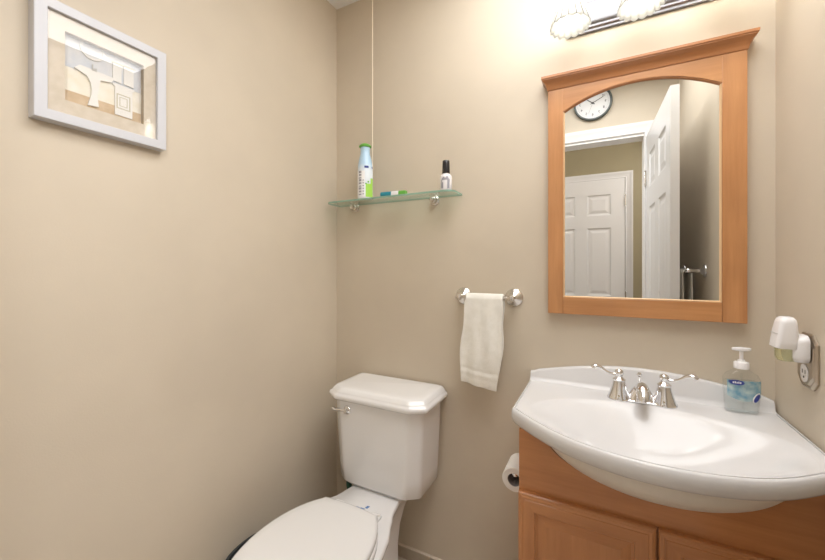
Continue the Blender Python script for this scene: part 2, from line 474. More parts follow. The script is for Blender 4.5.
d1 = panel_door('door_1', 0.715, 2.048, 0.035, M['door'], 'white six panel door standing open, seen in mirror')
hinge(d1, -0.006, 0.004, 0.25); hinge(d1, -0.006, 0.004, 1.78)
knob(d1, 0.65, 0.0, 0.84, 1); knob(d1, 0.65, -0.035, 0.84, -1)
d1.location = (0.260, YF+0.022, 0.008); d1.rotation_euler = (0, 0, math.radians(90-1.9))
for ch in d1.children: pass
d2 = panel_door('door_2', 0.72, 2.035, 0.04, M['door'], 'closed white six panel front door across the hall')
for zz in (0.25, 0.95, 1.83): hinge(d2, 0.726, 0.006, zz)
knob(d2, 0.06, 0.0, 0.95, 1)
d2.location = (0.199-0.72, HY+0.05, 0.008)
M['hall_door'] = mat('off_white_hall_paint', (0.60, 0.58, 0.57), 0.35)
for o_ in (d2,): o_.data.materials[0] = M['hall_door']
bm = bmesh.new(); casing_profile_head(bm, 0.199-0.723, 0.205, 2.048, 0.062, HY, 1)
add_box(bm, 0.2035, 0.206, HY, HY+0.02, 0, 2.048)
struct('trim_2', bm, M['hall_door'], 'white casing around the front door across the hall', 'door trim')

# ---------------------------------------------------------------- picture on the left wall
def picture():
    y0, y1, z0, z1 = -1.037, -0.771, 1.555, 1.824
    X = XL
    t = thing('framed_picture', 'white shadow box picture of a bathroom scene on the left wall', 'picture', (X, (y0+y1)/2, z0))
    fw = 0.0225
    bm = bmesh.new()
    prof = [(0.0, 0.0005), (0.0, 0.029), (0.0012, 0.0302), (fw-0.001, 0.0302), (fw, 0.029), (fw, 0.002)]
    R = []
    for a, d in prof:
        R.append([bm.verts.new((X+d, y, z)) for y, z in ((y0+a, z0+a), (y1-a, z0+a), (y1-a, z1-a), (y0+a, z1-a))])
    for a, b in zip(R, R[1:]+R[:1]):
        for i in range(4): bm.faces.new((a[i], a[(i+1) % 4], b[(i+1) % 4], b[i]))
    obj('frame', bm, M['white_frame'], t, smooth=False)
    a = fw
    Y0, Y1, Z0, Z1 = y0+a, y1-a, z0+a, z1-a
    wy0, wy1, wz0, wz1 = -0.983, -0.823, 1.611, 1.768
    # mat board with window
    bm = bmesh.new(); ds = X+0.021; db = X+0.008
    o_ = [(Y0, Z0), (Y1, Z0), (Y1, Z1), (Y0, Z1)]; i_ = [(wy0, wz0), (wy1, wz0), (wy1, wz1), (wy0, wz1)]
    A = [bm.verts.new((ds, *p)) for p in o_]; B = [bm.verts.new((ds, *p)) for p in i_]; D = [bm.verts.new((db, *p)) for p in i_]
    E_ = [bm.verts.new((db, *p)) for p in o_]
    for i in range(4):
        j = (i+1) % 4
        bm.faces.new((A[i], A[j], B[j], B[i])); f = bm.faces.new((B[i], B[j], D[j], D[i])); f.material_index = 1
        bm.faces.new((E_[i], E_[j], D[j], D[i])); bm.faces.new((A[i], A[j], E_[j], E_[i]))
    obj('mat_board', bm, [M['mat_board'], M['mat_bevel']], t, smooth=False)
    # artwork: painted paper backdrop, floor, cut-paper fixtures in relief
    zs = wz0+(wz1-wz0)*0.54; zf = wz0+(wz1-wz0)*0.19
    art = obj('backdrop', box(X+0.003, X+0.006, Y0, Y1, Z0, Z1), M['art_cream'], t)
    obj('blue_wall', box(X+0.0061, X+0.0066, wy0, wy1, zs, wz1), M['art_blue'], art)
    obj('tan_floor', box(X+0.0061, X+0.0066, wy0, wy1, wz0, zf), M['art_brown'], art)
    W = wy1-wy0; H = wz1-wz0
    def q(u, v): return (wy0+u*W, wz0+v*H)
    # round mirror ring
    bm = bmesh.new(); c = q(0.345, 0.93); n = 40; ro, ri = 0.0245, 0.020
    R = []
    for (r, d) in ((ro, 0.0068), (ro, 0.009), (ri, 0.009), (ri, 0.0068)):
        R.append([bm.verts.new((X+d, c[0]+r*math.cos(2*PI*i/n), min(c[1]+r*math.sin(2*PI*i/n), wz1))) for i in range(n)])
    for a_, b_ in zip(R, R[1:]+R[:1]):
        for i in range(n): bm.faces.new((a_[i], a_[(i+1) % n], b_[(i+1) % n], b_[i]))
    obj('paper_mirror', bm, M['art_white'], art)
    sink = [(0.127, 0.555), (0.187, 0.625), (0.614, 0.617), (0.60, 0.57), (0.573, 0.53), (0.44, 0.50), (0.42, 0.38), (0.40, 0.24), (0.416, 0.075), (0.284, 0.055), (0.30, 0.13), (0.325, 0.22), (0.33, 0.31), (0.315, 0.42), (0.27, 0.50), (0.19, 0.53)]
    obj('paper_sink', prism([q(*p) for p in sink], X+0.0068, X+0.011, plane='yz'), M['art_white'], art)
    obj('paper_tap', prism([q(*p) for p in ((0.33, 0.61), (0.33, 0.70), (0.345, 0.70), (0.345, 0.64), (0.39, 0.66), (0.39, 0.61))], X+0.011, X+0.012, plane='yz'), M['art_grey'], art)
    for u0, u1, v0, v1 in ((0.60, 0.715, 0.585, 0.88), (0.75, 0.885, 0.585, 0.89)):
        tw = obj('paper_towel', prism([q(u0, v0), q(u1, v0-0.01), q(u1, v1), q(u0, v1+0.01)], X+0.0068, X+0.010, plane='yz'), M['art_white'], art)
        obj('rail', prism([q(u0-0.02, v1-0.01), q(u1+0.02, v1-0.01), q(u1+0.02, v1+0.005), q(u0-0.02, v1+0.005)], X+0.010, X+0.0108, plane='yz'), M['art_line'], art)
    cab = obj('paper_cabinet', prism([q(*p) for p in ((0.63, 0.05), (0.87, 0.05), (0.87, 0.50), (0.90, 0.52), (0.90, 0.55), (0.60, 0.55), (0.60, 0.52), (0.63, 0.50))], X+0.0068, X+0.009, plane='yz'), M['art_white'], art)
    bm = bmesh.new()
    for u0, u1, v0, v1 in ((0.65, 0.84, 0.385, 0.40), (0.65, 0.84, 0.16, 0.175), (0.65, 0.665, 0.175, 0.385), (0.825, 0.84, 0.175, 0.385), (0.69, 0.80, 0.345, 0.355), (0.69, 0.80, 0.205, 0.215), (0.69, 0.70, 0.215, 0.345), (0.79, 0.80, 0.215, 0.345)):
        add_prism(bm, [q(u0, v0), q(u1, v0), q(u1, v1), q(u0, v1)], X+0.009, X+0.0094, 'yz')
    obj('panel_lines', bm, M['art_line'], art)
    obj('glass_pane', box(X+0.0225, X+0.0237, Y0+0.0002, Y1-0.0002, Z0+0.0002, Z1-0.0002), M['pane'], t)
picture()

# ---------------------------------------------------------------- hanging cord and glass shelf
def cord():
    bm = bmesh.new()
    add_tube(bm, [(-0.868, -0.05, 1.5145+0.22*k/4) if k < 5 else (-0.868, -0.05, 1.7345+(ZC-1.7345)*(k-4)/4) for k in range(9)], 0.0021, 10)
    o = obj('hanging_cord', bm, M['cord'])
    tag(o, 'thin ivory cord hanging from the ceiling down behind the blue can', 'cord')
cord()
SZ = 1.5170     # top of the glass shelf
def shelf():
    t = thing('glass_shelf', 'green tinted glass shelf with rounded corners in the corner above the toilet', 'shelf', (-0.76, 0, SZ-0.007))
    x0, x1, y0, y1 = -1.083, -0.480, -0.106, -0.001
    pts = []; r = 0.035
    for cx, cy, a0 in ((x0+r, y0+r, PI), (x1-r, y0+r, 1.5*PI)):
        for k in range(9):
            a = a0+PI/2*k/8; pts.append((cx+r*math.cos(a), cy+r*math.sin(a)))
    pts += [(x1, y1), (x0, y1)]
    bm = bmesh.new(); add_prism(bm, pts, SZ-0.007, SZ, 'xy')
    for f in bm.faces:
        f.material_index = 1 if len(f.verts) == 4 else 0
    obj('glass_panel', bm, [M['shelf_glass'], M['shelf_edge']], t, smooth=False)
    for x in (-0.991, -0.597):
        b = obj('bracket', lathe([(0.020, -0.0005), (0.020, -0.004), (0.014, -0.008), (0.012, -0.02), (0.0095, -0.022), (0.0110, -0.028), (0.0098, -0.036), (0.004, -0.039)], (x, 0, SZ-0.0165), 'y', 28), M['nickel'], t)
        obj('clip', lathe([(0.007, -0.0072), (0.009, -0.0085), (0.008, -0.012)], (x, -0.029, SZ), 'z', 16), M['nickel'], b)
shelf()

def aerosol():
    x, y, z = -0.888, -0.075, SZ+0.0003
    t = thing('spray_can', 'pale blue and lime spray can with green cap on glass shelf', 'spray can', (x, y, z))
    Hc = 0.232
    obj('can', lathe([(0.030, 0), (0.032, 0.003), (0.0325, 0.01), (0.0325, 0.115), (0.031, 0.14), (0.026, 0.17), (0.0205, 0.192), (0.0195, 0.208), (0.021, 0.219)], (x, y, z), 'z', 40), M['can'], t)
    obj('cap', lathe([(0.021, 0.219), (0.026, 0.222), (0.0265, 0.226), (0.020, 0.233), (0.006, 0.238)], (x, y, z), 'z', 32), M['pale_green_plastic'], t)
    # wrap-around prints, standing slightly proud of the can
    def patch(name, a0, a1, h0, h1, m, r=0.0328):
        bm = bmesh.new(); n = 8
        R = [[bm.verts.new((x+r*math.cos(a0+(a1-a0)*k/n), y+r*math.sin(a0+(a1-a0)*k/n), z+h)) for k in range(n+1)] for h in (h0, h1)]
        for k in range(n): bm.faces.new((R[0][k], R[0][k+1], R[1][k+1], R[1][k]))
        return obj(name, bm, m, t)
    vd = math.atan2(-1.265, 0.872)   # towards the room
    patch('lime_print', vd+0.05, vd+1.25, 0.006, 0.062, M['lime'])
    patch('lime_print', vd+0.75, vd+1.3, 0.062, 0.086, M['lime'])
    patch('white_panel', vd-1.3, vd-0.05, 0.006, 0.115, M['white_print'])
    patch('navy_mark', vd-0.1, vd+0.45, 0.127, 0.136, M['navy'], 0.0329)
    patch('navy_mark', vd+0.95, vd+1.25, 0.129, 0.135, M['navy'], 0.0329)
    for k in range(9):
        h = 0.014+k*0.0115
        patch('lettering', vd-0.95+0.05*(k % 2), vd-0.5, h, h+0.005+0.002*(k % 3), M['grey_print'], 0.0330)
    for k in range(6):
        h = 0.016+k*0.0115
        patch('lettering', vd-0.35, vd-0.15, h, h+0.004, M['grey_print'], 0.0330)
    patch('leaf_dot', vd+0.3, vd+0.5, 0.066, 0.073, M['pale_green_plastic'], 0.0330)
    patch('leaf_dot', vd+0.0, vd+0.18, 0.058, 0.064, M['pale_green_plastic'], 0.0330)
aerosol()

def small_bottle():
    x, y, z = -0.518, -0.075, SZ+0.0003
    t = thing('small_bottle', 'small white bottle with tall black cap at right end of glass shelf', 'bottle', (x, y, z))
    ca = math.atan2(-1.265, 0.512)
    obj('body', lathe([(0.021, 0), (0.0225, 0.003), (0.0225, 0.050), (0.020, 0.058), (0.013, 0.064), (0.011, 0.068)], (x, y, z), 'z', 36), M['bottle_white'], t)
    obj('cap', lathe([(0.0135, 0.066), (0.0145, 0.068), (0.0135, 0.112), (0.0125, 0.1145), (0.004, 0.115)], (x, y, z), 'z', 32), M['black_plastic'], t)
    r = 0.0228
    def ring_patch(u, v):   # closed outline in (angle, height)
        bm = bmesh.new(); vs = [bm.verts.new((x+r*math.cos(a), y+r*math.sin(a), z+h)) for a, h in zip(u, v)]
        bm.faces.new(vs); return bm
    bm = bmesh.new()
    for a0, a1, h0, h1 in ((-0.75, -0.35, 0.008, 0.030), (0.35, 0.75, 0.006, 0.040), (-0.6, 0.6, 0.038, 0.046), (-0.75, -0.55, 0.030, 0.040), (0.55, 0.8, 0.030, 0.042), (-0.45, -0.1, 0.046, 0.050), (0.1, 0.5, 0.046, 0.051)):
        R = [[bm.verts.new((x+r*math.cos(ca-0.15+a0+(a1-a0)*k/6), y+r*math.sin(ca-0.15+a0+(a1-a0)*k/6), z+h)) for k in range(7)] for h in (h0, h1)]
        for k in range(6): bm.faces.new((R[0][k], R[0][k+1], R[1][k+1], R[1][k]))
    obj('label_print', bm, M['grey_print'], t)
small_bottle()

def sachet():
    z = SZ+0.0003
    t = thing('small_tube', 'short teal white and green tube lying flat on glass shelf', 'tube', (-0.745, -0.075, z))
    for nm, xa, xb, m in (('teal_handle', -0.800, -0.752, 'teal_plastic'), ('white_band', -0.752, -0.720, 'white_plastic'), ('green_tip', -0.720, -0.690, 'pale_green_plastic')):
        bm = bmesh.new()
        prof = rrect(-0.0105, 0.0105, 0.0, 0.020, 0.005, 4)
        add_loft(bm, [[(xx, -0.08+0.1*(xx+0.75)+p*s, z+(0.0+q*(0.92 if s < 1 else 1))) for p, q in prof] for xx, s in ((xa, 0.93), (xa+0.003, 1), (xb-0.003, 1), (xb, 0.93))])
        obj(nm, bm, M[m], t)
sachet()

# ---------------------------------------------------------------- towel bars and towels
def rosette_prof(r, post):
    return [(r, -0.0005), (r, -0.004), (r*0.92, -0.0075), (r*0.66, -0.010), (r*0.58, -0.0135), (r*0.40, -0.016), (0.0085, -0.020), (0.0078, -post+0.016), (0.0115, -post+0.010), (0.0125, -post), (0.0105, -post-0.009), (0.003, -post-0.012)]
def towel_bar():
    z, post = 1.118, 0.060
    t = thing('towel_bar', 'short nickel towel bar on back wall beside the mirror', 'towel bar', (-0.375, 0, z))
    for x in (-0.472, -0.279):
        obj('post', lathe(rosette_prof(0.0325, post), (x, 0, z), 'y', 32), M['nickel'], t)
    obj('bar', lathe([(0.0068, -0.472), (0.0068, -0.279)], (0, -post, z), 'x', 16), M['nickel'], t)
towel_bar()

def drape(name, along, half, R, z_bar, front, back, sag, seedv, label, shift=0.0, slant=0.0):
    """cloth folded over a bar; along='x' (bar runs in x) or 'y'; returns mesh object, thickness by solidify"""
    rnd = random.Random(seedv)
    nU = 34; prof = []
    nF = 40
    for k in range(nF+1): prof.append(('f', k/nF))
    for k in range(1, 12): prof.append(('o', k/12))
    nB = 34
    for k in range(nB+1): prof.append(('b', k/nB))
    bm = bmesh.new(); G = []
    ph = [rnd.uniform(0, 6.28) for _ in range(5)]
    for (kind, s) in prof:
        row = []
        for i in range(nU+1):
            u = -1+2*i/nU
            if kind == 'f':
                low = (1-s); d = -(R+0.002); zz = z_bar-low*front
            elif kind == 'o':
                a = PI-PI*s; low = 0; d = R*math.cos(a); zz = z_bar+R*math.sin(a)
            else:
                low = s; d = R; zz = z_bar-low*back
            w = half*(1+0.06*low*math.sin(2.1*low+ph[0]) - 0.05*(low < 0.03))
            rip = (0.0035*math.sin(3.1*u*1.4+ph[1]+1.2*low) + 0.003*math.sin(7.3*u+ph[2]-2.3*low))*min(1, low*2.2)
            rip += 0.0009*math.sin(11*low+2*u+ph[3])*min(1, low*4)
            if low > 0.78: rip += 0.0022*(1 if 0.80 < low < 0.835 or 0.955 < low else 0)-0.0012*(1 if 0.84 < low < 0.88 else 0)
            if kind == 'b': rip = abs(rip)*0.5
            else: rip = rip-0.004*min(1, low*2)*(0.6+0.4*math.cos(2*u))
            slan = slant*low*u
            edge = 0.004*math.sin(9*low+ph[2])*u*min(1, low*3)
            U = u*w + shift*low + edge
            V = d+rip
            if along == 'x': row.append(bm.verts.new((U, V, zz-z_bar+slan)))
            else: row.append(bm.verts.new((V, U, zz-z_bar+slan)))
        G.append(row)
    for a, b in zip(G[:-1], G[1:]):
        for i in range(nU): bm.faces.new((a[i], a[i+1], b[i+1], b[i]))
    o = obj(name, bm, M['towel'])
    so = o.modifiers.new('thick', 'SOLIDIFY'); so.thickness = 0.007; so.offset = -1
    bv = o.modifiers.new('sub', 'SUBSURF'); bv.levels = 1; bv.render_levels = 1
    return o
o = drape('hand_towel', 'x', 0.0715, 0.0165, 1.118, 0.322, 0.285, 0, 3, '', -0.020, -0.010)
o.location = (-0.372, -0.060, 1.118)
tag(o, 'cream terry hand towel hanging on the bar above toilet tank', 'towel')

def right_bar():
    z, post = 1.212, 0.062
    t = thing('towel_bar', 'nickel towel bar behind the open door, seen in mirror', 'towel bar', (XR, -1.0, z))
    for y in (-0.795, -1.255):
        pr_ = [(r, h) for r, h in rosette_prof(0.030, post)]
        obj('post', lathe(pr_, (XR, y, z), 'x', 32), M['chrome'], t)
    bm = bmesh.new(); add_lathe(bm, [(0.0068, -1.255), (0.0068, -0.795)], (XR-post, 0, z), 'y', 16)
    obj('bar', bm, M['chrome'], t)
right_bar()
o = drape('bath_towel', 'y', 0.080, 0.0200, 1.212, 0.42, 0.34, 0, 11, '', 0.0, 0.01)
o.location = (XR-0.062, -0.900, 1.2005)
tag(o, 'cream towel hanging behind the open door, seen in mirror', 'towel')

# ---------------------------------------------------------------- toilet
def tank_outline(xc, hw, yb, yf, ch, chy=None, n=1):
    chy = chy or ch
    return [(xc-hw, yb), (xc-hw, yf+chy), (xc-hw+ch, yf), (xc+hw-ch, yf), (xc+hw, yf+chy), (xc+hw, yb)]
def round_outline(poly, r, n=5):
    out = []; m = len(poly)
    for i in range(m):
        p0, p, p1 = Vector(poly[i-1]), Vector(poly[i]), Vector(poly[(i+1) % m])
        a, b = (p0-p), (p1-p); rr = min(r, a.length*0.45, b.length*0.45)
        A, B = p+a.normalized()*rr, p+b.normalized()*rr
        for k in range(n+1):
            s = k/n; out.append(tuple((1-s)**2*A+2*s*(1-s)*p+s*s*B))
    return out
def toilet():
    xc = -0.755
    t = thing('toilet', 'white two piece toilet with closed lid in the left corner', 'toilet', (xc, -0.4, 0))
    # tank body
    bm = bmesh.new(); rings = []
    secs = [(0.378, 0.155, -0.185, 0.050), (0.383, 0.172, -0.205, 0.052), (0.395, 0.181, -0.213, 0.046), (0.45, 0.184, -0.216, 0.046), (0.55, 0.189, -0.219, 0.046), (0.66, 0.194, -0.222, 0.046), (0.7092, 0.196, -0.223, 0.046)]
    for z, hw, yf, ch in secs:
        rings.append([(x, y, z) for x, y in round_outline(tank_outline(xc, hw, -0.022, yf, ch, ch*0.72), 0.012)])
    add_loft(bm, rings); tank = obj('tank', bm, M['china'], t, angle=50)
    # tank lid, stepped
    bm = bmesh.new(); rings = []
    for z, g in ((0.6945, -0.002), (0.698, 0.012), (0.704, 0.0175), (0.714, 0.0180), (0.720, 0.0150), (0.7235, 0.0090), (0.7260, 0.0085), (0.7295, 0.0060), (0.7350, 0.001), (0.7385, -0.002), (0.7412, -0.007), (0.7428, -0.015), (0.7436, -0.035)):
        z += 0.0150; hw = 0.202+g; yf = -0.2235-g; ch = 0.055-max(0, -g)*0.2
        rings.append([(x, y, z) for x, y in round_outline(tank_outline(xc, hw, -0.010-max(0, -g)*0.25, yf, ch, ch*0.64), 0.010+max(0, -g)*0.3)])
    add_loft(bm, rings); obj('tank_lid', bm, M['china'], t, angle=60)
    # lever on the left of the tank front
    lx, lz, ly = -0.868, 0.677, -0.2225
    lv = obj('flush_lever', lathe([(0.0165, 0.001), (0.0165, -0.003), (0.0125, -0.008), (0.008, -0.010), (0.008, -0.017), (0.003, -0.018)], (lx, ly, lz), 'y', 24), M['chrome'], t)
    bm = bmesh.new(); add_tube(bm, smooth_path([(lx, ly-0.013, lz), (lx-0.02, ly-0.016, lz+0.002), (lx-0.043, ly-0.018, lz-0.001), (lx-0.060, ly-0.017, lz+0.002)], 6), [0.0055]*7+[0.006]*6+[0.0072]*6, 12, 0.8)
    obj('lever_arm', bm, M['chrome'], lv)
    # bowl: keyhole outline lofted to the foot
    def half_w(y):   # top outline half width
        pts = [(-0.055, 0.098), (-0.18, 0.102), (-0.26, 0.116), (-0.32, 0.142), (-0.38, 0.168), (-0.44, 0.183), (-0.50, 0.189), (-0.57, 0.189), (-0.64, 0.178), (-0.72, 0.145), (-0.77, 0.105), (-0.80, 0.060)]
        for (a, wa), (b, wb) in zip(pts[:-1], pts[1:]):
            if b <= y <= a:
                s = (a-y)/(a-b); s = s*s*(3-2*s)*0.35+s*0.65; return wa+(wb-wa)*s
        return pts[-1][1]
    yl = [-0.055-0.745*k/30 for k in range(31)]
    def outline(scale_w, y_shift, y_len, flat):
        L_, R_ = [], []
        for y in yl:
            s = (y+0.055)/-0.745
            w = (half_w(y)*(1-flat)+0.088*math.sqrt(max(0, 1-max(0, s-0.7)**2/0.11))*flat)*scale_w
            yy = -0.055-y_shift-0.745*s*y_len
            L_.append((xc-w, yy)); R_.append((xc+w, yy))
        return L_+[(xc, L_[-1][1]-0.008)]+R_[::-1]
    rings = []
    for z, sw, ys_, ylen, fl in ((0, 1.0, 0.09, 0.72, 1), (0.02, 1.0, 0.09, 0.72, 1), (0.03, 0.93, 0.095, 0.71, 1), (0.10, 0.84, 0.10, 0.70, 1), (0.18, 0.82, 0.10, 0.72, 0.9), (0.25, 0.84, 0.09, 0.80, 0.75), (0.30, 0.86, 0.06, 0.88, 0.55), (0.335, 0.92, 0.02, 0.96, 0.25), (0.358, 0.99, 0, 1.0, 0), (0.368, 1.0, 0, 1.0, 0), (0.374, 0.985, 0.003, 0.995, 0), (0.3775, 0.955, 0.006, 0.985, 0)):
        rings.append([(x, y, z) for x, y in outline(sw, ys_, ylen, fl)])
    bm = bmesh.new(); add_loft(bm, rings)
    bowl = obj('bowl', bm, M['china'], t, angle=60)
    # seat and lid: egg outlines cut off straight at the back
    def egg(s, yb, n=40, back=0.112):
        pts = [(xc-back*s, yb), (xc-back*0.5*s, yb+0.006), (xc, yb+0.008), (xc+back*0.5*s, yb+0.006), (xc+back*s, yb)]
        yc = -0.565; a = 0.187*s; bf = 0.262*s; bb = (yb-yc)*1.22
        a0 = math.asin(min(1, (yb-yc-0.01)/bb))
        e = []
        for k in range(n+1):
            ang = a0-(a0*2+PI)*k/n+0.0 if False else a0+(-PI-2*a0)*k/n
            c_, s_ = math.cos(ang), math.sin(ang)
            e.append((xc+a*c_, yc+(bb if s_ > 0 else bf)*s_))
        return pts+e
    def plate(zs, yb, s0):
        rings = [[(x, y, z) for x, y in egg(s0*s, yb+dy)] for z, s, dy in zs]
        b = bmesh.new(); add_loft(b, rings); return b
    seat = obj('seat', plate([(0.3795, 0.97, -0.004), (0.382, 0.995, 0), (0.392, 1.0, 0), (0.397, 0.985, -0.003)], -0.358, 1.0), M['seat'], t, angle=60)
    obj('lid', plate([(0.3985, 0.965, -0.004), (0.402, 0.985, 0), (0.412, 0.985, 0), (0.417, 0.97, -0.003), (0.4195, 0.93, -0.010), (0.4215, 0.80, -0.03), (0.4225, 0.5, -0.08)], -0.352, 0.985), M['seat'], t, angle=60)
    for sx in (-0.078, 0.078):
        h = obj('hinge', prism([(x, y) for x, y in rrect(xc+sx-0.020, xc+sx+0.020, -0.350, -0.306, 0.008)], 0.378, 0.388, 'xy'), M['seat'], t, 0.003)
        obj('hinge_slot', prism([(xc+sx-0.012, -0.334), (xc+sx+0.016, -0.318), (xc+sx+0.016, -0.314), (xc+sx-0.012, -0.330)], 0.3882, 0.3890, 'xy'), M['art_grey'], h)
    # blue printed mark on the china between the hinges
    bm = bmesh.new()
    for a, b, c_, d in ((0.000, 0.018, -0.300, -0.296), (0.016, 0.026, -0.292, -0.278), (-0.018, -0.004, -0.302, -0.298)):
        add_prism(bm, [(xc+a, c_), (xc+b, c_), (xc+b+0.003, d), (xc+a+0.003, d)], 0.3776, 0.3779, 'xy')
    obj('blue_mark', bm, M['blue_print'], t)
    # supply line under the left of the tank
    bm = bmesh.new()
    add_lathe(bm, [(0.016, 0.379), (0.018, 0.372), (0.018, 0.355), (0.013, 0.345), (0.012, 0.30), (0.009, 0.285)], (-0.950, -0.105, 0), 'z', 16)
    sp = obj('supply_nut', bm, M['dark_teal'], t)
    bm = bmesh.new(); add_tube(bm, smooth_path([(-0.950, -0.105, 0.29), (-0.952, -0.10, 0.23), (-0.955, -0.07, 0.19), (-0.955, -0.03, 0.17), (-0.955, -0.002, 0.17)], 8), 0.006, 10)
    obj('supply_hose', bm, M['nickel'], t)
toilet()

def waste_bin():
    t = thing('waste_bin', 'dark grey waste bin between the toilet and left wall', 'waste bin', (-1.022, -0.515, 0))
    x, y = -1.022, -0.515
    bm = bmesh.new()
    def ring(rx, ry, z): return [(x+rx*math.cos(2*PI*k/36), y+ry*math.sin(2*PI*k/36), z) for k in range(36)]
    add_loft(bm, [ring(0.050, 0.085, 0.0), ring(0.053, 0.09, 0.005), ring(0.061, 0.112, 0.277), ring(0.066, 0.117, 0.279), ring(0.066, 0.117, 0.288), ring(0.057, 0.108, 0.288), ring(0.050, 0.085, 0.012)], True, True)
    obj('bin_body', bm, M['bin'], t)
waste_bin()

# ---------------------------------------------------------------- vanity cabinet
CX = 0.112
def vanity():
    x0, x1, yf = -0.199, 0.424, -0.325
    t = thing('vanity_cabinet', 'honey maple vanity cabinet with raised panel doors under the sink', 'cabinet', (CX, -0.16, 0))
    bm = bmesh.new()
    add_box(bm, x0, x0+0.016, yf+0.018, -0.002, 0, 0.782); add_box(bm, x1-0.016, x1, yf+0.018, -0.002, 0, 0.782)
    add_box(bm, x0+0.016, x1-0.016, yf+0.018, -0.002, 0.09, 0.106); add_box(bm, x0+0.016, x1-0.016, yf+0.06, yf+0.075, 0, 0.09)
    add_box(bm, x0+0.016, x1-0.016, -0.012, -0.002, 0.106, 0.62)
    obj('carcass', bm, M['cab_z'], t)
    # apron with the cut-out round the basin
    n = 40; rings = []
    for yy, sx, sz in ((yf, 0.2465, 0.1015), (yf+0.0175, 0.2555, 0.106)):
        pts = [(x0, yy, 0.600), (x1, yy, 0.600), (x1, yy, 0.7825)]
        pts += [(CX+0.003+sx*math.cos(PI*k/n), yy, 0.7825-sz*math.sin(PI*k/n)) for k in range(n+1)]
        rings.append(pts+[(x0, yy, 0.7825)])
    bm = bmesh.new(); add_loft(bm, rings)
    obj('apron', bm, M['cab_x'], t, angle=30)
    bm = bmesh.new()
    add_box(bm, x0, x0+0.03, yf, yf+0.0175, 0.06, 0.5995); add_box(bm, x1-0.03, x1, yf, yf+0.0175, 0.06, 0.5995)
    add_box(bm, CX-0.02, CX+0.02, yf+0.004, yf+0.0175, 0.106, 0.5995); add_box(bm, x0+0.03, x1-0.03, yf, yf+0.0175, 0.06, 0.105)
    obj('face_frame', bm, M['cab_z'], t)
    def door(xa, xb, za, zb):
        yb = yf-0.0008; T_ = 0.018
        ins = [(0, 0.0), (0, 0.012), (0.003, 0.0155), (0.0065, 0.0165), (0.0085, 0.0185-0.0005), (0.0125, 0.0180), (0.0135, 0.0168), (0.0155, 0.0168), (0.0165, 0.0180), (0.043, 0.0180), (0.0445, 0.0130), (0.0475, 0.0125), (0.050, 0.0110), (0.072, 0.0165), (0.0735, 0.0165)]
        bm = bmesh.new(); R = []
        for a, d in ins:
            R.append([bm.verts.new((px, yb-d, pz)) for px, pz in ((xa+a, za+a), (xb-a, za+a), (xb-a, zb-a), (xa+a, zb-a))])
        for a, b in zip(R[:-1], R[1:]):
            for i in range(4):
                f = bm.faces.new((a[i], a[(i+1) % 4], b[(i+1) % 4], b[i])); f.material_index = i % 2
        f = bm.faces.new(R[-1]); f.material_index = 1
        bm.faces.new(R[0][::-1])
        return obj('door', bm, [M['cab_x'], M['cab_z']], t, smooth=False)
    gap = CX+0.007
    door(x0+0.0005, gap-0.0022, 0.075, 0.6175)
    door(gap+0.0022, x1-0.0005, 0.075, 0.6175)
    for xk in (gap-0.030, gap+0.030):
        obj('knob', lathe([(0.007, 0.0), (0.007, -0.010), (0.013, -0.018), (0.015, -0.024), (0.010, -0.029), (0.002, -0.030)], (xk, yf-0.0188, 0.40), 'y', 20), M['nickel'], t)
vanity()

